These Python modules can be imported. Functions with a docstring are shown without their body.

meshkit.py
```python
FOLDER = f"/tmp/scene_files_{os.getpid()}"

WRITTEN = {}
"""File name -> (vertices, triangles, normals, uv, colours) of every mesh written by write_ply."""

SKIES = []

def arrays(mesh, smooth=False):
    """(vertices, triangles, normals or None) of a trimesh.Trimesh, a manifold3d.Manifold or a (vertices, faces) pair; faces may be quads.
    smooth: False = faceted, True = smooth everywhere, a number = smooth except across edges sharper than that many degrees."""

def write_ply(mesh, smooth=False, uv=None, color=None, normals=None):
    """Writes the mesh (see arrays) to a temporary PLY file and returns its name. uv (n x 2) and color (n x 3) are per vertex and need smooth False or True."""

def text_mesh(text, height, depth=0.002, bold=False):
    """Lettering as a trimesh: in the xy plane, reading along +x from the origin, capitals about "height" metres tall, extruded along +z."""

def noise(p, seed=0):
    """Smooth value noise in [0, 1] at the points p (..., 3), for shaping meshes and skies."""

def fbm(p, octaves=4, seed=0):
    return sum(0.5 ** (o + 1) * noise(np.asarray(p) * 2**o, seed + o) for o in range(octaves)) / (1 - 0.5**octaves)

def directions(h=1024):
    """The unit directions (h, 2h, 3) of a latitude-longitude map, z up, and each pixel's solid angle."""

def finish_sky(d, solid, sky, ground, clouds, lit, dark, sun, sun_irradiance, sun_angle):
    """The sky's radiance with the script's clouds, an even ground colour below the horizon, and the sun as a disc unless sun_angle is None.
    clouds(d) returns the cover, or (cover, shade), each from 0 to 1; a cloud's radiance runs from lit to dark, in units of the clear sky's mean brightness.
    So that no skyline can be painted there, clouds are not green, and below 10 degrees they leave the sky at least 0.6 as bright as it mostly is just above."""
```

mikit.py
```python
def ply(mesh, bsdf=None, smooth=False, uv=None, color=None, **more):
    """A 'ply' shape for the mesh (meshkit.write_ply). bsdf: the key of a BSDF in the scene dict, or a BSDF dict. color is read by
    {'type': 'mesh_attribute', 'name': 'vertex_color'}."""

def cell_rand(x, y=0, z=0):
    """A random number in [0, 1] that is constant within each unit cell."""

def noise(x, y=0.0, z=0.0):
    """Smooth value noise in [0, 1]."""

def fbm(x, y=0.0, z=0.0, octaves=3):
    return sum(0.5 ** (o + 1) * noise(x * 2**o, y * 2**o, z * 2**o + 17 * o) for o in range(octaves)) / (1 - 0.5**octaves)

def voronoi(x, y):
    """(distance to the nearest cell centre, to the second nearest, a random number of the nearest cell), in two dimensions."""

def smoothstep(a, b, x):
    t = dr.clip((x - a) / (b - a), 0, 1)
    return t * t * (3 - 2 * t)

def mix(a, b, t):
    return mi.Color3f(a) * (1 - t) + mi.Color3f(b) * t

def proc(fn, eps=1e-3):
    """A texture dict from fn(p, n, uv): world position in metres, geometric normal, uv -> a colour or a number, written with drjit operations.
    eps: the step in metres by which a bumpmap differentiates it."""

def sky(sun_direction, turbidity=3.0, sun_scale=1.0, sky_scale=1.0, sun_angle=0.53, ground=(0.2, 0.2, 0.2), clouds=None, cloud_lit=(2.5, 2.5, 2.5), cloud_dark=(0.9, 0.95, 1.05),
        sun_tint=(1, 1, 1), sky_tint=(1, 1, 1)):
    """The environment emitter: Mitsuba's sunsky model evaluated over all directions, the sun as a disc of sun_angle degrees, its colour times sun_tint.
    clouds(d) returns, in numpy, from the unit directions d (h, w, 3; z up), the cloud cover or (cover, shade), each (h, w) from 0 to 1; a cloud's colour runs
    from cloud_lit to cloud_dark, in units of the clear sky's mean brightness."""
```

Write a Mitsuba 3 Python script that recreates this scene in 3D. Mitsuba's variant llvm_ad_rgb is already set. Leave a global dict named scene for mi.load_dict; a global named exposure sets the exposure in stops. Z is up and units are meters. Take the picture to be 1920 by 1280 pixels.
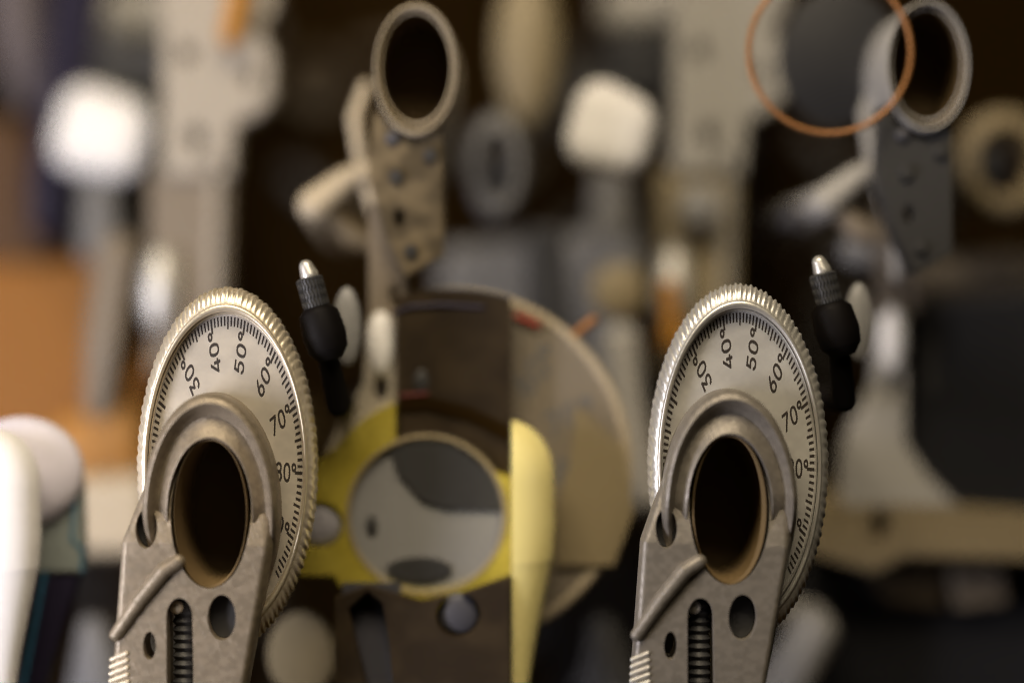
import math, random
import numpy as np, trimesh, drjit as dr, mitsuba as mi, mikit, meshkit
import manifold3d as m3
from shapely.geometry import Polygon, Point
from mikit import proc, fbm, noise, smoothstep, mix
T = mi.ScalarTransform4f
random.seed(7); RNG = np.random.default_rng(7)
scene = {'type': 'scene'}
labels = {}
exposure = -0.5

# ---------------------------------------------------------------- camera: a close-up, shallow focus on the two dials
D, K = 0.45, 1e-4                       # focus distance in m; metres per photograph pixel at the dials
scene['camera'] = {'type': 'thinlens', 'fov': math.degrees(2*math.atan(960*K/D)), 'fov_axis': 'x',
    'aperture_radius': 0.0200, 'focus_distance': D - 0.001, 'near_clip': 0.01, 'far_clip': 10.0,
    'to_world': T().look_at([0, -D, 0], [0, 0, 0], [0, 0, 1]),
    'film': {'type': 'hdrfilm', 'width': 1024, 'height': 682}, 'sampler': {'type': 'independent'}}

# ---------------------------------------------------------------- light: added warm key lamp above, cool lamp added left to brighten the post
def rgb(*c): return {'type': 'rgb', 'value': [float(x) for x in c]}
def lamp(name, label, pos, target, w, h, rad):
    scene[name] = {'type': 'rectangle', 'to_world': T().look_at(pos, target, [0.01, 0.02, 1]) @ T().scale([w/2, h/2, 1]),
                   'emitter': {'type': 'area', 'radiance': rgb(*rad)}, 'bsdf': {'type': 'diffuse', 'reflectance': rgb(.8, .8, .8)}}
    labels[name] = {'label': label, 'category': 'lamp'}
lamp('added_key_lamp', 'unseen warm rectangular key lamp added above the gauges, outside the frame', [-0.04, -0.27, 0.34], [0, 0.02, 0], 0.34, 0.17, (17.2, 14.4, 10.2))
lamp('added_side_lamp', 'unseen cool upright lamp added left of the machine to brighten the white post', [-0.21, -0.13, -0.05], [-0.09, 0.02, -0.04], 0.07, 0.16, (25, 24, 25.5))

# ---------------------------------------------------------------- materials
def bsdf(name, **k):
    scene[name] = {'type': 'twosided', 'bsdf': {'type': 'principled', **k}}
def plain(name, c, rough=0.55, metal=0.0, spec=0.4, **k):
    bsdf(name, base_color=rgb(*c), roughness=rough, metallic=metal, specular=spec, **k)
def mottled(c0, c1, f, seed):
    return proc(lambda p, n, uv: mix(c0, c1, smoothstep(.3, .7, fbm(p.x*f + seed, p.y*f, p.z*f, 4))))
def rough_var(a, b, f):
    return proc(lambda p, n, uv: a + (b - a)*fbm(p.x*f, p.y*f, p.z*f, 3))

GRAIN = lambda p, n, uv: 5e-5*fbm(p.x*1900, p.y*1900, p.z*1900, 3) + 5e-5*noise((p.x + p.z*.4)*9000, p.y*300, (p.z - p.x*.4)*350)
bsdf('m_dial', base_color=mottled((.375, .345, .30), (.43, .395, .34), 260, 3), roughness=.55, metallic=0.0, specular=.35)
bsdf('m_dial_grey', base_color=mottled((.35, .34, .32), (.40, .39, .365), 260, 9), roughness=.55, metallic=0.0, specular=.35)
plain('m_ink', (.028, .022, .018), .6)
bsdf('m_chrome', base_color=rgb(.78, .69, .54), roughness=rough_var(.22, .48, 2600), metallic=.65, specular=.6)
bsdf('m_steel', base_color=rgb(.68, .66, .62), roughness=rough_var(.22, .48, 2600), metallic=.65, specular=.6)
bsdf('m_hub', base_color=mottled((.20, .165, .12), (.25, .205, .15), 900, 1), roughness=rough_var(.34, .50, 700), metallic=.35, specular=.5)
scene['m_hub'] = {'type': 'twosided', 'bsdf': {'type': 'bumpmap', 'arbitrary': proc(GRAIN, 5e-5), 'scale': 1.0, 'bsdf': scene['m_hub']['bsdf']}}
bsdf('m_hub_grey', base_color=mottled((.20, .18, .155), (.245, .22, .19), 900, 5), roughness=rough_var(.34, .50, 700), metallic=.35, specular=.5)
scene['m_hub_grey'] = {'type': 'twosided', 'bsdf': {'type': 'bumpmap', 'arbitrary': proc(GRAIN, 5e-5), 'scale': 1.0, 'bsdf': scene['m_hub_grey']['bsdf']}}
plain('m_bore', (.13, .088, .04), .7)
plain('m_alu', (.88, .86, .82), .55, .8)
plain('m_dusk', (.13, .11, .12), .6)
bsdf('m_yellow', base_color=mottled((.38, .31, .035), (.47, .39, .06), 160, 2), roughness=.42, metallic=.1, specular=.5)
plain('m_brass', (.97, .86, .36), .35, 0.0, .6, clearcoat=.6)
plain('m_white', (.88, .87, .88), .6)
plain('m_lavender', (.70, .67, .77), .45)
plain('m_teal', (.22, .25, .24), .5)
plain('m_blue', (.03, .15, .26), .5)
bsdf('m_darkbrown', base_color=mottled((.022, .014, .007), (.036, .024, .012), 160, 4), roughness=.7, metallic=0.0, specular=.2)
plain('m_umber', (.018, .010, .003), .9, spec=.0)
plain('m_black', (.005, .004, .004), .6, spec=.1)
plain('m_navy', (.012, .009, .028), .5)
plain('m_slate', (.012, .0125, .016), .5)
bsdf('m_drab', base_color=mottled((.06, .044, .022), (.15, .115, .065), 210, 8), roughness=.6, metallic=0.0, specular=.4)
plain('m_darkgrey', (.036, .036, .038), .5)
plain('m_plug', (.055, .055, .068), .5)
plain('m_midgrey', (.17, .17, .175), .5)
plain('m_steelgrey', (.28, .28, .285), .5, .2)
plain('m_lightgrey', (.44, .43, .42), .5)
plain('m_purplegrey', (.34, .33, .37), .5)
bsdf('m_taupe', base_color=mottled((.215, .185, .145), (.235, .20, .155), 90, 6), roughness=.55, metallic=0.0, specular=.35)
plain('m_taupe_text', (.13, .135, .15), .6)
plain('m_column', (.20, .165, .125), .5)
plain('m_beige', (.47, .40, .29), .5)
plain('m_casting', (.38, .345, .295), .5)
plain('m_casting_grey', (.36, .35, .335), .5)
plain('m_ochre', (.27, .105, .006), .6)
plain('m_russet', (.075, .032, .006), .6)
plain('m_amber', (.46, .21, .03), .5)
plain('m_tan', (.25, .20, .12), .55)
plain('m_copper', (.36, .165, .06), .4, .3)
plain('m_red', (.42, .05, .03), .5)
plain('m_darkred', (.10, .008, .008), .5)
plain('m_bronze', (.27, .22, .13), .5)

# ---------------------------------------------------------------- shapes, in tenths of a millimetre: x right, y down, h away from the camera
def put(mesh, d):
    """Local drawing units -> metres at the distance d behind the dials."""
    if hasattr(mesh, 'to_mesh'):
        mm = mesh.to_mesh(); v, f = np.array(mm.vert_properties[:, :3], float), np.array(mm.tri_verts)
    else:
        v, f = np.array(mesh.vertices, float), np.array(mesh.faces)
    s = K*(D + d)/D
    w = np.stack([(v[:, 0] - 960)*s, d + v[:, 2]*s, (640 - v[:, 1])*s], -1)
    return trimesh.Trimesh(w, f, process=False)
count = {}
def numbered(key):
    n = count.get(key, 0); count[key] = n + 1
    return key if n == 0 else f'{key}_{n:03d}'
def obj(name, mesh, m, d, parent=None, smooth=35, label=None):
    key = numbered((parent + '__' if parent else '') + name)
    scene[key] = mikit.ply(put(mesh, d), m, smooth=smooth)
    if label: labels[key] = {'label': label}
    return key
def thing(name, label, cat, group=None):
    key = numbered(name); labels[key] = {'label': label, 'category': cat}
    if group: labels[key]['group'] = group
    return key
def one(name, label, cat, mesh, m, d, group=None, smooth=35):
    key = numbered(name); scene[key] = mikit.ply(put(mesh, d), m, smooth=smooth)
    labels[key] = {'label': label, 'category': cat}
    if group: labels[key]['group'] = group
    return key

def lathe(prof, cx, cy, sx=1.0, n=128, rfun=None):
    """Solid or shell of revolution about h: prof = [(radius, h), ...]; sx squeezes it sideways; rfun(i, angle) scales a row."""
    a = np.linspace(0, 2*np.pi, n, endpoint=False); V = []
    for i, (r, h) in enumerate(prof):
        k = np.ones(n) if rfun is None else rfun(i, a)
        V.append(np.stack([cx + sx*r*k*np.sin(a), cy - r*k*np.cos(a), np.full(n, float(h))], -1))
    V = np.concatenate(V); F = []
    j = np.arange(n); j2 = (j + 1) % n
    for i in range(len(prof) - 1):
        A, B, C, E = i*n + j, i*n + j2, (i + 1)*n + j2, (i + 1)*n + j
        F += [np.stack([A, B, C], -1), np.stack([A, C, E], -1)]
    m = trimesh.Trimesh(V, np.concatenate(F), process=False)
    m.merge_vertices(); m.update_faces(m.nondegenerate_faces()); m.fix_normals()
    return m
def rbox(pts, h0, h1, b=6):
    """Convex outline with rounded edges."""
    q = np.array(Polygon(pts).buffer(-b, join_style=2).exterior.coords)[:-1]
    s = m3.Manifold.sphere(b, 16)
    return m3.Manifold.batch_hull([s.translate([x, y, h]) for x, y in q for h in (h0 + b, h1 - b)])
def prism(poly, h0, h1):
    p = poly if isinstance(poly, Polygon) else Polygon(poly)
    return trimesh.creation.extrude_polygon(p, h1 - h0, engine='earcut').apply_translation([0, 0, h0])
def mprism(pts, h0, h1):
    p = pts if isinstance(pts, Polygon) else Polygon(pts)
    rings = [np.array(p.exterior.coords)[:-1]] + [np.array(r.coords)[:-1] for r in p.interiors]
    return m3.CrossSection(rings, m3.FillRule.EvenOdd).extrude(h1 - h0).translate([0, 0, h0])
def soft(pts, h0, h1, b=8):
    """Any outline, with its front edge rounded off in steps."""
    p = pts if isinstance(pts, Polygon) else Polygon(pts)
    out = []
    for k in range(4):
        t = k/4*math.pi/2
        q = p.buffer(-b*(1 - math.cos(math.pi/2 - t)) if k < 4 else 0)
        qs = p.buffer(-b*(1 - math.sin(t + .2)))
        if qs.is_empty: continue
        for g in getattr(qs, 'geoms', [qs]):
            out.append(mprism(g, h0 + b*(1 - math.cos(t + .2)) + .02*k, h1 - .02*k))
    return m3.Manifold.batch_boolean(out, m3.OpType.Add)
def drill(x, y, rx, ry, h0, h1, n=48):
    return m3.Manifold.cylinder(h1 - h0, 1, 1, n).scale([rx, ry, 1]).translate([x, y, h0])
def bar(*balls):
    """Chain of hulls of spheres (x, y, h, r)."""
    s = [m3.Manifold.sphere(r, 32).translate([x, y, h]) for x, y, h, r in balls]
    if len(s) == 1: return s[0]
    return m3.Manifold.batch_boolean([m3.Manifold.batch_hull([a, b]) for a, b in zip(s, s[1:])], m3.OpType.Add)
def egg(x, y, h, rx, ry, rh):
    return m3.Manifold.sphere(1, 48).scale([rx, ry, rh]).translate([x, y, h])
def circle(x, y, rx, ry=None, n=64):
    a = np.linspace(0, 2*np.pi, n, endpoint=False)
    return Polygon(np.stack([x + rx*np.cos(a), y + (ry or rx)*np.sin(a)], -1))
def torus(x, y, r, t, sx=1.0, h=0, n=96):
    a = np.linspace(0, 2*np.pi, 15)
    return lathe([(r + t*math.cos(b), h + t*math.sin(b)) for b in a], x, y, sx, n)

# ---------------------------------------------------------------- the machine housing behind everything
MACH = thing('machine_housing', 'dark brown machine housing filling the blurred background behind all the fittings', 'machine')
obj('back_panel', mprism([(-500, -500), (2420, -500), (2420, 1800), (-500, 1800)], 0, 60), 'm_umber', 0.20, MACH)
obj('floor_panel', mprism([(-500, 1500), (2420, 1500), (2420, 1540), (-500, 1540)], -2400, -20), 'm_umber', 0.19, MACH)

plain('m_cast_brown', (.050, .034, .016), .6)
plain('m_cast_grey', (.050, .049, .050), .6)
for k in range(64):
    x, y = RNG.uniform(-60, 1980), RNG.uniform(-40, 1300)
    mm = 'm_cast_brown' if x < 960 and k % 4 or k % 5 == 0 else 'm_cast_grey'
    kind = k % 3
    if kind == 0: obj('bolt', m3.Manifold.cylinder(60, 26, 26, 6).translate([x, y, -50]) + m3.Manifold.cylinder(40, 44, 44, 40).translate([x, y, -14]), mm, 0.20, MACH)
    elif kind == 1:
        a, l = RNG.uniform(0, 3.1), RNG.uniform(60, 170)
        obj('rib', bar((x, y, -20, 24), (x + l*math.cos(a), y + l*math.sin(a), -20, 20)), mm, 0.20, MACH)
    else: obj('boss', lathe([(0, -20), (30, -20), (34, -60), (52, -64), (64, -50), (66, 10)], x, y, 1, 40), mm, 0.20, MACH, 40)

# ---------------------------------------------------------------- the two dial gauges
def text_at(cx, cy, txt, ang, r0, size, squeeze, R=1.0):
    """Lettering reading outwards from the dial's centre."""
    m = meshkit.text_mesh(txt, size, 3.0, True)
    v = np.array(m.vertices); v[:, 1] -= size/2
    a = math.radians(ang)
    u = np.array([math.sin(a), -math.cos(a)]); w = np.array([-math.cos(a), -math.sin(a)])   # outward; glyph-up
    xy = (r0 + v[:, :1])*u + v[:, 1:2]*w
    o = np.stack([cx + squeeze*xy[:, 0], cy + xy[:, 1], -v[:, 2]*.4], -1)
    t = trimesh.Trimesh(o, m.faces, process=False); t.fix_normals()
    return t

def dial_gauge(cx, cy, label, dial_m, hub_m, ring_m, hx):
    g = thing('dial_gauge', label, 'gauge', 'tall oval dial gauges in focus')
    sq, d = 0.5, 0.0
    obj('dial_face', drill(cx, cy, 150, 300, 0, 40, 200) - drill(hx, cy + 80, 72, 136, -10, 60, 96), dial_m, d, g)
    # knurled bezel: rope-like ridges run round its outer wall
    n = 1440
    def knurl(i, a):
        if i not in (2, 3, 4, 5, 6, 7): return np.ones(n)
        return 1 + (.007 if i < 6 else .004)*np.cos(a*110 + i*0.8) + .003*np.cos(a*41)
    obj('bezel', lathe([(300, 50), (334, 50), (337, 36), (338, 20), (337, 4), (333, -6), (325, -14), (315, -19), (306, -22), (298, -22), (296, -14)], cx, cy, sq, n, knurl), ring_m, d, g, 50)
    obj('inner_ring', torus(cx, cy, 300, 8, sq, -20, 200), ring_m, d, g, 60)
    obj('rim_bead', torus(cx, cy, 291, 3.2, sq, -3, 200), ring_m, d, g, 60)
    for k in range(-44, 58):
        a = math.radians(k*2.6 - 12)
        big, mid = k % 10 == 0, k % 5 == 0
        r1, r2, w = 284, (256 if big else 260 if mid else 266), (3.2 if big else 2.7)
        u = np.array([math.sin(a), -math.cos(a)]); t = np.array([math.cos(a), math.sin(a)])
        q = [u*r1 + t*w, u*r2 + t*w, u*r2 - t*w, u*r1 - t*w]
        q = [(cx + sq*x, cy + y) for x, y in q]
        obj('graduation', prism(q, -1.2, 0), 'm_ink', d, g, False)
    for ang, s in ((-38, '30°'), (-12, '40°'), (14, '50°'), (40, '60°'), (66, '70°'), (92, '80°'), (118, '90°')):
        obj('numeral', text_at(cx, cy, s, ang, 179, 34.5, sq), 'm_ink', d, g, False)
    # hub: a turned funnel round the bore, with the body running down from it
    bx, by = hx, cy + 80
    hub = lathe([(222, 0), (222, -70), (219, -84), (212, -92), (203, -94), (196, -88), (190, -74), (178, -66), (160, -70), (148, -80), (140, -82), (136, -76), (136, 30)], bx, by, .565, 160)
    hv = np.array(hub.vertices); q = np.clip((hv[:, 1] - by + 30)/150, 0, 1); q = q*q*(3 - 2*q)
    hv[:, 2] += 60*q*(hv[:, 2] < -40); hub = trimesh.Trimesh(hv, hub.faces, process=False)
    obj('hub', hub, hub_m, d, g, 40)
    obj('bore', lathe([(137, -76), (133, -66), (131, 170), (0, 174), (0, 1950), (140, 1950), (141, -66), (137, -76)], bx, by, .49, 96), 'm_bore', d, g, 40)
    ox = cx - 425
    low = [(500, 1020), (482, 1110), (453, 1190), (438, 1262), (430, 1420), (222, 1420), (236, 1265), (246, 1130), (252, 1012)]
    ell = [(bx + 108*math.sin(t), by + 199*math.cos(t), 52*np.clip((abs(t) - .9)/1.4, 0, 1)) for t in np.linspace(-2.3, 2.3, 36)]
    body = m3.Manifold.batch_hull([m3.Manifold.sphere(12, 20).translate([x, y, h]) for x, y, z in [(ox + x, y, 0) for x, y in low] + ell for h in (-66 + z, 0)])
    for x, y, rx, ry, dep in ((285, 985, 20, 36, 100), (425, 1148, 26, 42, 100)):
        body -= drill(ox + x, y, rx, ry, -110, dep)
    body -= m3.Manifold.batch_hull([drill(ox + 347, 1148, 24, 36, -110, 50), drill(ox + 350, 1420, 26, 36, -110, 50)])
    body -= drill(ox + 292, 1200, 12, 26, -110, 40)
    body -= drill(bx, by, 74, 138, -200, 80)
    obj('body', body, hub_m, d, g, 40)
    for x, y, rx, ry in ((285, 985, 19, 34), (425, 1148, 25, 41)):
        sc = drill(ox + x, y, rx, ry, -44, 10)
        obj('hole_shade', sc, 'm_darkgrey', d, g)  # dark discs standing in for the shade inside the drilled holes
    rod = lathe([(0, 0)] + [(19 + 3*math.cos(k*math.pi/2), k*4) for k in range(80)] + [(0, 320)], 0, 0, 1, 40); v = np.array(rod.vertices)
    rod = trimesh.Trimesh(np.stack([ox + 349 + v[:, 0], 1112 + v[:, 2], -26 + v[:, 1]], -1), rod.faces, process=False); rod.fix_normals()
    obj('slot_shade_rod', rod, 'm_darkgrey', d, g, 30)  # dark ridged rod added to give the slot its shaded look
    obj('clamp_screw', egg(ox + 338, 1132, -50, 13, 13, 12), ring_m, d, g)
    obj('rib', bar((ox + 230, 1180, -80, 12), (ox + 275, 1115, -82, 14), (ox + 318, 1062, -82, 15), (ox + 345, 1045, -80, 14)), hub_m, d, g, 60)
    for k in range(6):
        obj('glint_bar', bar((ox + 222 - k*.5, 1226 + k*13, -76, 4.5), (ox + 250 + k*.5, 1214 + k*13, -79, 4.5)), ring_m, d, g)  # bright bars modelled in place of highlights along the body edge
    return g
dial_gauge(425, 877, 'oval dial gauge with warm cream face and gold knurled bezel, beside the white post', 'm_dial', 'm_hub', 'm_chrome', 403)
dial_gauge(1385, 870, 'oval dial gauge with cool grey face and silver knurled bezel, beside the dark box', 'm_dial_grey', 'm_hub_grey', 'm_steel', 1362)

# ---------------------------------------------------------------- knurled thumb screws above each dial
def thumb_screw(ox, oy, label):
    t = thing('thumb_screw', label, 'screw', 'black thumb screws beside the dials'); d = .005
    obj('tip', bar((ox + 574, oy + 500, 0, 13), (ox + 580, oy + 516, 0, 17)), 'm_steel', d, t)
    ax = np.array([.26, .965])
    c0 = np.array([ox + 579, oy + 520.])
    def along(m, c):
        v = np.array(m.vertices); p = np.array([ax[1], -ax[0]])
        o = np.stack([c[0] + v[:, 0]*p[0] + v[:, 2]*ax[0], c[1] + v[:, 0]*p[1] + v[:, 2]*ax[1], v[:, 1]], -1)
        m = trimesh.Trimesh(o, m.faces, process=False); m.fix_normals(); return m
    prof = [(0, 0), (20, 0)] + [(24, h) for h in range(3, 58, 2)] + [(20, 60), (0, 60)]
    kn = lathe(prof, 0, 0, 1, 240, lambda i, a: 1 + (.06*np.sign(np.cos(a*12 + i*.35)*np.cos(a*12 - i*.35)) if 1 < i < len(prof) - 2 else 0)*np.ones(240))
    obj('knurled_head', along(kn, c0), 'm_darkgrey', d, t, 25)
    obj('collar', along(lathe([(0, 58), (26, 58), (38, 70), (42, 110), (38, 140), (22, 160), (0, 162)], 0, 0, 1, 64), c0), 'm_black', d, t, 40)
    obj('stem', bar((ox + 612, oy + 660, 10, 20), (ox + 630, oy + 760, 60, 24), (ox + 630, oy + 760, 1700, 22)), 'm_black', d, t)
    obj('lens', egg(ox + 650, oy + 612, 10, 27, 74, 14), 'm_steelgrey', d + .012, t)
thumb_screw(0, 0, 'black thumb screw with a bright knurled tip, above the brass flange')
thumb_screw(962, -8, 'black thumb screw with a bright knurled tip, beside the pale upright lug and dark box')

# ---------------------------------------------------------------- brass flange, dark arched plate and lower plate, in the middle
d = .022
F = thing('brass_flange', 'round yellow brass flange with a wide grey bore, between the two dials', 'flange')
fp = circle(815, 965, 222, 222).union(Polygon([(600, 860), (700, 790), (740, 1080), (560, 1080), (545, 1010)])).difference(circle(800, 965, 150, 140))
fp = fp.difference(circle(598, 985, 44, 42)).difference(Polygon([(959, 700), (1100, 700), (1100, 1300), (959, 1300)])).difference(Polygon([(742, 700), (1100, 700), (1100, 935), (742, 830)]))
obj('plate', soft(fp, -10, 60, 8), 'm_yellow', d, F)
obj('plug', egg(598, 985, 10, 42, 40, 16), 'm_purplegrey', d, F)
obj('bore_face', lathe([(0, 6), (151, 6), (151, 70), (0, 70)], 800, 965, 1.0), 'm_steelgrey', d, F)
obj('bore_lip', torus(800, 965, 147, 5, 1.0, -6), 'm_bronze', d, F)
obj('bore_shade', soft(Polygon([(730, 840), (760, 826), (840, 825), (920, 880), (946, 930), (940, 958), (840, 955), (790, 940), (745, 890)]), -6, 38, 8), 'm_darkgrey', d, F)  # dark plate painted in for the slanting shadow within the bore
obj('stud', egg(697, 985, 4, 11, 20, 8), 'm_darkgrey', d, F)
obj('lower_dark_oval', soft(circle(786, 1068, 62, 24), -4, 38, 6), 'm_darkgrey', d, F)  # dark grey oval low on the bore face
obj('arm', bar((812, 960, 100, 40), (812, 960, 1700, 40)), 'm_umber', d, F)

A = thing('arched_plate', 'dark brown arched plate behind the brass flange', 'plate')
pts = [(744, 1000)] + [(850 + 335*math.sin(t), 877 - 335*math.cos(t)) for t in np.linspace(-.325, .327, 24)] + [(958, 1000)]
ap = Polygon(pts).difference(circle(800, 968, 152, 142)).difference(Polygon([(700, 870), (1000, 945), (1000, 1100), (700, 1100)]))
ap = max(getattr(ap, 'geoms', [ap]), key=lambda g: g.area)
obj('plate', soft(ap, -6, 40, 8), 'm_darkbrown', .0245, A)
obj('blue_edge', bar((738, 588, -4, 5), (770, 576, -6, 6), (830, 572, -6, 6), (905, 577, -4, 5)), 'm_navy', .0245, A)
obj('red_stripe', bar((752, 742, -6, 4), (800, 738, -6, 4)), 'm_darkred', .0245, A)
obj('light_spot', egg(790, 714, -2, 16, 24, 8), 'm_darkgrey', .0245, A)  # small grey bump put in for a spot of lamplight on the plate
obj('shelf', soft(Polygon([(748, 748), (800, 742), (880, 762), (958, 800), (958, 830), (880, 790), (800, 768), (748, 772)]), -14, 0, 5), 'm_umber', .0245, A)

B = thing('lower_bracket', 'dark brown bracket with a grey plug and long slot, under the brass flange', 'bracket')
bp = Polygon([(628, 1120), (690, 1098), (790, 1128), (880, 1108), (958, 1080), (958, 1400), (630, 1400)])
bp = bp.difference(circle(860, 1150, 40)).difference(Polygon([(655, 1140), (690, 1108), (718, 1130), (730, 1200), (738, 1290), (690, 1290), (668, 1200)]))
obj('plate', soft(bp, -20, 40, 8), 'm_darkbrown', .014, B)
obj('plug', egg(860, 1150, 8, 39, 39, 14), 'm_plug', .014, B)
obj('slot_plate', mprism([(640, 1095), (750, 1095), (750, 1330), (640, 1330)], 24, 38), 'm_plug', .014, B)
obj('olive_pad', soft(circle(565, 1230, 66, 80), 10, 50, 14), 'm_bronze', .030, B)

# ---------------------------------------------------------------- big taupe dial behind, right half in view
d = .032
L = thing('large_dial', 'large taupe round dial plate behind the yellow post, with faint numerals', 'dial')
half = Polygon([(748, 400), (1300, 400), (1300, 1300), (748, 1300)])
obj('plate', soft(circle(850, 877, 318, 318, 160).intersection(half), 0, 40, 3), 'm_taupe', d, L)
obj('rim', bar(*[(850 + 327*math.sin(t), 877 - 327*math.cos(t), 4, 9 + 1.5*(k % 2)) for k, t in enumerate(np.linspace(-.31, 2.6, 120))]), 'm_beige', d, L, 50)
obj('red_mark', bar((968, 592, -10, 5), (1008, 610, -10, 5)), 'm_red', d, L)
for ang, s in ((14, '50°'), (40, '60°'), (66, '70°'), (92, '80°')):
    obj('numeral', text_at(850, 877, s, ang, 185, 44, 1.0), 'm_taupe_text', d, L, False)
obj('pointer', bar((1078, 628, 4, 8), (1112, 600, 4, 9)), 'm_copper', d, L)
obj('axle', bar((850, 877, 60, 50), (850, 877, 1500, 50)), 'm_darkgrey', d, L)
obj('sector', soft(Polygon([(1080, 760), (1170, 840), (1188, 960), (1150, 1060), (1040, 1060), (1040, 960), (1070, 860)]), -16, -2, 6), 'm_bronze', d, L)

# ---------------------------------------------------------------- shiny posts
def post(x0, top, label, m, d, cut=None):
    p = thing('post', label, 'post', 'wide bright rounded posts')
    prof = [(0, 0)] + [(112*math.sin(t)**.8, 112*(1 - math.cos(t))) for t in np.linspace(.08, math.pi/2, 16)] + [(113, 200), (109, 262), (106, 268), (104, 280), (92, 340), (76, 420), (60, 520), (58, 900), (0, 900)]
    m_ = lathe(prof, 0, 0, 1, 128); v = np.array(m_.vertices)
    q = trimesh.Trimesh(np.stack([x0 + v[:, 0], top + v[:, 2], v[:, 1]*.7], -1), m_.faces, process=False); q.fix_normals()
    if cut:
        q = m3.Manifold(m3.Mesh(q.vertices.astype(np.float32), q.faces.astype(np.uint32))).trim_by_plane([1, 0, 0], cut)
    obj('shaft', q, m, d, p, 40)
    return p
post(928, 785, 'broad bright yellow post with rounded shoulders, beside the brass flange', 'm_brass', .020, 960)
WP = post(-36, 800, 'broad glossy white post with rounded shoulders beside the teal cap', 'm_white', .012)
obj('cap', egg(20, 890, 110, 118, 106, 50), 'm_lavender', .012, WP)
CAP = thing('teal_cap', 'grey teal cap with thin blue edge, beside the glossy white post', 'cap')
obj('block', rbox([(60, 880), (140, 890), (152, 905), (136, 1010), (156, 1030), (156, 1076), (60, 1076)], 0, 60, 10), 'm_teal', .024, CAP)
obj('edge', bar((146, 905, -2, 3), (134, 1010, -2, 3), (155, 1030, -2, 3), (154, 1072, -2, 3)), 'm_blue', .024, CAP)
obj('strap', bar((84, 1075, 0, 4), (68, 1160, 0, 4), (42, 1290, 0, 5)), 'm_blue', .024, CAP)
obj('skirt', rbox([(60, 1070), (150, 1070), (130, 1130), (80, 1290), (20, 1290)], 10, 60, 8), 'm_navy', .024, CAP)

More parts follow.
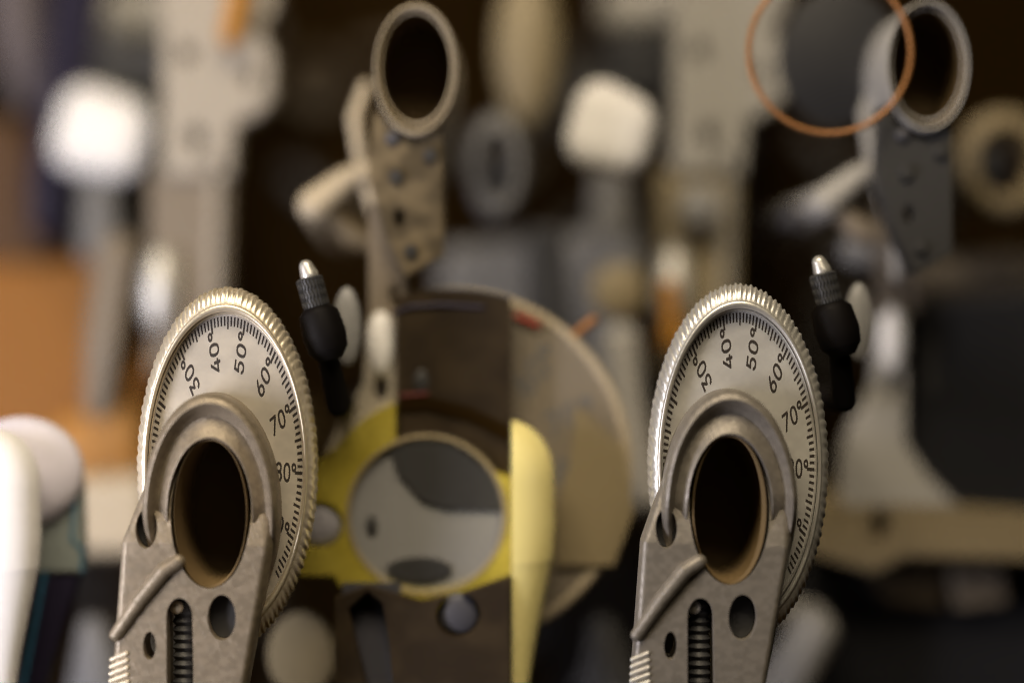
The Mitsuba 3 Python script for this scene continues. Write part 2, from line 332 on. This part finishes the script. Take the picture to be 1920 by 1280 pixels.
# ---------------------------------------------------------------- pale upright lugs with a hole, and the dark box at the right
def lug(ox, oy, label, m, wide):
    g = thing('upright_lug', label, 'lug', 'pale upright lugs'); d = .060 if wide else .028
    poly = Polygon([(ox + 690, oy + 595), (ox + 742, oy + 590), (ox + 745, oy + 960), (ox + 610, oy + 960), (ox + 610, oy + 850), (ox + 640, oy + 780), (ox + 680, oy + 720)])
    if wide: poly = Polygon([(1648, 590), (1702, 586), (1700, 830), (1740, 890), (1800, 950), (1580, 960), (1578, 850), (1600, 800), (1645, 720)])
    poly = poly.difference(circle(ox + 714, oy + 728, 13, 22))
    obj('plate', soft(poly, 0, 70, 12), m, d, g)
    obj('boss', egg(ox + 714, oy + 645, 4, 26, 62, 22), 'm_white', d, g)  # white swelling paints the highlight onto the lug
    obj('stem', soft(Polygon([(ox + 690, oy + 380), (ox + 765, oy + 380), (ox + 762, oy + 600), (ox + 690, oy + 600)]).difference(circle(ox + 738, oy + 555, 8, 20)), 14, 60, 10), 'm_column', d, g)
lug(0, 0, 'pale upright lug with a small hole, between the cream dial and the arched plate', 'm_casting', False)
lug(962, -8, 'light grey upright lug with a small hole, beside the dark box', 'm_lightgrey', True)
BX = thing('dark_box', 'dark slate box standing on the tan ledge', 'box')
obj('case', rbox([(1690, 570), (2200, 520), (2200, 1000), (1900, 985), (1790, 960), (1692, 850)], 0, 300, 14), 'm_slate', .066, BX)
obj('window', rbox([(1735, 640), (1760, 640), (1762, 740), (1735, 740)], -5, 8, 4), 'm_darkgrey', .066, BX)
LD = thing('ledge', 'long tan ledge with a small hole, under the dark box', 'ledge')
lp = Polygon([(1520, 950), (1640, 930), (1780, 948), (2300, 985), (2300, 1062), (1700, 1045), (1640, 1075), (1520, 1040)]).difference(circle(1652, 985, 16, 26))
obj('board', soft(lp, 0, 400, 12), 'm_tan', .060, LD)
one('navy_cover', 'navy black cover sloping below the tan ledge', 'cover', rbox([(1500, 1060), (2300, 1070), (2300, 1500), (1590, 1500), (1490, 1220)], 0, 300, 20), 'm_slate', .075)
one('grey_pipe', 'blurred grey pipe running up to the navy cover in the lower corner', 'pipe', bar((1440, 1330, 0, 60), (1530, 1190, 30, 46), (1535, 1180, 1200, 46)), 'm_lightgrey', .056)

# ---------------------------------------------------------------- left side: ochre panel, ledge, column
one('ochre_panel', 'blurred ochre panel standing behind the glossy white post', 'panel', rbox([(-400, 520), (190, 480), (270, 700), (270, 940), (-400, 960)], 0, 200, 20), 'm_ochre', .13)
one('russet_board', 'dark russet board above the ochre panel', 'board', rbox([(-400, 230), (30, 215), (95, 330), (110, 560), (-400, 560)], 0, 140, 20), 'm_russet', .135)
one('amber_block', 'amber block on the beige ledge between the white post and the cream dial', 'block', rbox([(95, 790), (265, 740), (270, 960), (80, 960)], 0, 200, 26), 'm_amber', .105)
one('beige_ledge', 'short beige ledge under the amber block', 'ledge', rbox([(60, 900), (280, 890), (280, 1040), (60, 1040)], 0, 250, 20), 'm_beige', .085)
one('lavender_bar', 'blurred lavender grey bar in the upper corner of the machine', 'bar', bar((20, -60, 0, 55), (40, 90, 0, 52), (60, 190, 0, 24), (60, 190, 500, 20)), 'm_dusk', .14)
one('navy_bar', 'navy black slanting bar beside the lavender grey bar', 'bar', bar((150, -60, 0, 55), (130, 120, 0, 45), (90, 340, 0, 40), (85, 420, 0, 30), (85, 420, 700, 30)), 'm_navy', .12)
one('grey_cylinder', 'blurred grey cylinder lying above the charcoal slide', 'cylinder', bar((180, 40, 0, 56), (420, 20, 0, 60), (420, 20, 400, 60)), 'm_lightgrey', .15)
one('charcoal_slide', 'charcoal slide between the grey cylinder and the white lug', 'slide', rbox([(165, 80), (330, 75), (330, 182), (165, 182)], 0, 160, 14), 'm_darkgrey', .12)
def white_knob(ox, oy, label, x1):
    k = thing('white_knob', label, 'knob', 'blurred white knobs')
    obj('ball', m3.Manifold.batch_hull([m3.Manifold.sphere(1, 40).scale([54, 58, 40]).translate([ox + x, oy + y, 0]) for x, y in ((165, 215), (150, 268), (x1, 240), (x1 - 10, 278))]), 'm_white', .11 if ox == 0 else .065, k)
    obj('shank', bar((ox + 180, oy + 330, 20, 30), (ox + 185, oy + 460, 20, 44), (ox + 185, oy + 460, 600, 40)), 'm_midgrey', .11, k)
white_knob(0, 0, 'large white blurred knob beside the cream casting', 232)
white_knob(965, -5, 'large white blurred knob below the black slide', 210)

def casting(ox, oy, label, m, colm, rich):
    c = thing('casting', label, 'casting', 'pale drilled castings'); d = .085
    poly = Polygon([(ox + 305, -200), (ox + 540, -200), (ox + 512, oy + 20), (ox + 488, oy + 55), (ox + 510, oy + 110), (ox + 508, oy + 185), (ox + 480, oy + 215), (ox + 440, oy + 232), (ox + 430, oy + 330), (ox + 302, oy + 330)])
    holes = ((350, 100, 14, 16), (470, 143, 11, 18), (368, 258, 15, 20), (398, 312, 9, 14))
    for x, y, rx, ry in holes: poly = poly.difference(circle(ox + x, oy + y, rx, ry, 32))
    obj('plate', soft(poly, 0, 90, 12), m, d, c)
    obj('column', soft(Polygon([(ox + 275, oy + 322), (ox + 425, oy + 322), (ox + 415, oy + 700), (ox + 275, oy + 700)]), 20, 90, 14), colm, d, c)
    obj('edge_strip', bar((ox + 404, oy + 330, 20, 10), (ox + 398, oy + 560, 20, 10)), m, d, c)
    obj('highlight_boss', egg(ox + 300, oy + 545, 10, 40, 84, 46), 'm_alu', d, c)  # pale metal bulge shaped to carry a bright highlight on the column
    obj('groove_shade', bar((ox + 262, oy + 470, 0, 12), (ox + 236, oy + 650, 0, 15), (ox + 216, oy + 760, 0, 12)), 'm_umber', d, c)  # dark bar drawn for the shade of a groove
    obj('flank', bar((ox + 215, oy + 480, 50, 46), (ox + 196, oy + 640, 40, 46), (ox + 180, oy + 760, 40, 30)), 'm_column' if not rich else 'm_steelgrey', d, c)
    return c
casting(0, 0, 'cream casting with small screw holes, above the cream faced dial', 'm_casting', 'm_column', 0)
casting(962, -5, 'grey casting with small screw holes, beside the copper ring', 'm_casting_grey', 'm_bronze', 1)
one('amber_strip', 'amber strip on the face of the cream casting near its top', 'strip', bar((452, -30, 0, 22), (432, 70, 0, 20)), 'm_amber', .080)
one('black_slide', 'black slide above the white knob beside the grey casting', 'slide', rbox([(1140, 60), (1262, 55), (1262, 182), (1140, 182)], 0, 160, 14), 'm_slate', .105)
one('pale_cylinder', 'pale grey cylinder lying above the black slide', 'cylinder', bar((1170, 20, 0, 46), (1300, 10, 0, 50), (1300, 10, 400, 50)), 'm_lightgrey', .13)
one('bronze_drum', 'blurred bronze drum at the top between the oval pipe mouth and the black slide', 'drum', egg(990, 90, 0, 62, 150, 50) + bar((990, 90, 0, 30), (990, 90, 700, 30)), 'm_bronze', .10)

# ---------------------------------------------------------------- pipe mouths, pulleys, copper ring, arms
def pipe_mouth(ox, oy, label, m):
    p = thing('pipe_mouth', label, 'pipe', 'oval pipe mouths'); d = .022; x, y = ox + 780, oy + 130
    obj('tube', lathe([(113, 4), (113, 230), (0, 230)], x, y, .64, 96), 'm_bore', d, p)
    obj('lip', lathe([(114, 8), (116, 0), (119, -3), (123, 0), (124, 20), (124, 300)], x, y, .64, 96), m, d, p, 50)
    obj('inner_step', torus(x, y - 4, 106, 3, .64, 14), m, d, p)
    obj('bridge', soft(Polygon([(ox + 700, oy + 200), (ox + 730, oy + 240), (ox + 780, oy + 262), (ox + 830, oy + 235), (ox + 832, oy + 480), (ox + 760, oy + 520), (ox + 720, oy + 440), (ox + 690, oy + 330)]).difference(circle(ox + 748, oy + 408, 9, 15)), 20, 120, 10), 'm_drab' if m == 'm_beige' else 'm_darkgrey', d, p)
    obj('rib', bar((ox + 684, oy + 160, 10, 10), (ox + 664, oy + 220, 10, 13), (ox + 680, oy + 330, 10, 12), (ox + 722, oy + 440, 6, 15), (ox + 724, oy + 520, 10, 12)), m, d + .025, p)
    obj('arm', bar((ox + 700, oy + 320, 0, 16), (ox + 650, oy + 335, 0, 22), (ox + 590, oy + 385, 0, 32), (ox + 590, oy + 400, 900, 30)), m, d + .025, p)
    obj('arm_web', bar((ox + 600, oy + 390, 20, 14), (ox + 660, oy + 440, 20, 26), (ox + 720, oy + 460, 10, 14)), 'm_drab' if m == 'm_beige' else 'm_column', d + .025, p)
    for bxx, byy in ((806, 290), (770, 470), (742, 330)): obj('bolt', lathe([(0, 8), (11, 8), (14, 12), (14, 24)], ox + bxx, oy + byy, 1, 6), 'm_darkgrey', d, p, False)
    obj('blue_screw', egg(ox + 736, oy + 258, 16, 15, 13, 8), 'm_plug', d, p)
pipe_mouth(0, 0, 'oval pipe mouth with a thin bronze lip, above the cream dial and arched plate', 'm_beige')
pipe_mouth(960, -6, 'oval pipe mouth with a thin grey lip, beside the copper ring', 'm_casting_grey')
def pulley(x, y, label, m, sx):
    p = thing('pulley', label, 'pulley', 'blurred round pulleys'); d = .075
    obj('rim', lathe([(58, 60), (58, 10), (66, -6), (84, -10), (98, 0), (104, 30), (104, 60)], x, y, sx, 80), m, d, p, 50)
    obj('core', lathe([(0, 160), (50, 160), (50, 900), (0, 900)], x, y, sx, 64), 'm_darkgrey', d, p)
pulley(932, 310, 'blurred slate grey pulley with a dark centre, right of the bronze lipped pipe mouth', 'm_midgrey', .55)
pulley(1888, 305, 'blurred gold brown pulley with a dark grey centre, near the frame edge', 'm_tan', .85)
CR = thing('copper_ring', 'thin copper ring round a dark grey disc at the top', 'ring')
obj('ring', torus(1556, 98, 152, 5, 1.0, 0), 'm_copper', .020, CR)
obj('disc', lathe([(0, 60), (60, 56), (130, 66), (130, 100), (0, 100)], 1584, 98, .88, 96), 'm_slate', .044, CR)
obj('stay', bar((1552, 98, 120, 40), (1552, 98, 1400, 40)), 'm_black', .050, CR)
one('grey_button', 'round blue grey button on the column of the grey casting', 'button', egg(1310, 388, 0, 40, 42, 18), 'm_steelgrey', .081)
one('slate_button', 'small round slate button beside the blue grey button', 'button', egg(1485, 408, 0, 20, 20, 12) + bar((1485, 408, 0, 8), (1485, 408, 1200, 8)), 'm_plug', .06)
one('steel_ball', 'blurred steel ball above the second thumb screw', 'ball', egg(1622, 470, 0, 48, 34, 20) + bar((1622, 470, 0, 14), (1622, 470, 900, 14)), 'm_steelgrey', .07)
one('grey_bars', 'pair of dark grey upright bars between the arched plate and the grey casting', 'bar', rbox([(985, 420), (1060, 420), (1085, 700), (985, 700)], 0, 60, 14), 'm_darkgrey', .085)
one('grey_tank', 'blurred grey tank above the large taupe dial', 'tank', rbox([(820, 460), (1130, 430), (1215, 520), (1215, 960), (820, 800)], 0, 300, 30), 'm_midgrey', .12)
one('bronze_disc', 'small bronze disc above the rim of the large taupe dial', 'disc', egg(1160, 545, 0, 52, 52, 18) + bar((1160, 545, 0, 20), (1160, 545, 600, 20)), 'm_bronze', .08)
one('pale_tube', 'pale grey upright tube between the large taupe dial and the grey faced dial', 'tube', bar((1165, 640, 0, 34), (1175, 740, 0, 30), (1210, 930, 0, 30), (1210, 930, 700, 30)), 'm_lightgrey', .075)
one('amber_peg', 'small amber peg beside the bezel of the grey faced dial', 'peg', bar((1254, 540, 0, 16), (1262, 640, 0, 18), (1262, 640, 500, 16)), 'm_amber', .07)
def support(ox, label, m):
    one('round_support', label, 'support', bar((ox + 175, 1180, 0, 26), (ox + 200, 1330, -20, 76), (ox + 200, 1330, 900, 60)), m, .070, 'rounded grey supports')
support(0, 'rounded grey support beside the glossy white post', 'm_midgrey')
support(955, 'rounded grey support beside the broad yellow post', 'm_midgrey')
one('black_plate', 'black plate between the broad yellow post and the grey faced dial', 'plate', rbox([(1030, 1060), (1240, 1040), (1240, 1500), (1030, 1500)], 0, 80, 10), 'm_black', .09)
one('brown_rail', 'blurred brown rail lying on top of the dark box', 'rail', bar((1720, 520, 0, 38), (2200, 500, 0, 44), (2200, 500, 900, 40)), 'm_column', .10)
one('grey_clamp', 'blurred grey brown clamp on the navy cover below the tan ledge', 'clamp', rbox([(1770, 1060), (1880, 1062), (1890, 1130), (1790, 1140)], -30, 40, 12), 'm_column', .073)
one('russet_block', 'dark russet block below the tan ledge beside the grey brown clamp', 'block', rbox([(1620, 1060), (1770, 1060), (1770, 1140), (1660, 1130)], -30, 40, 12), 'm_cast_brown', .073)
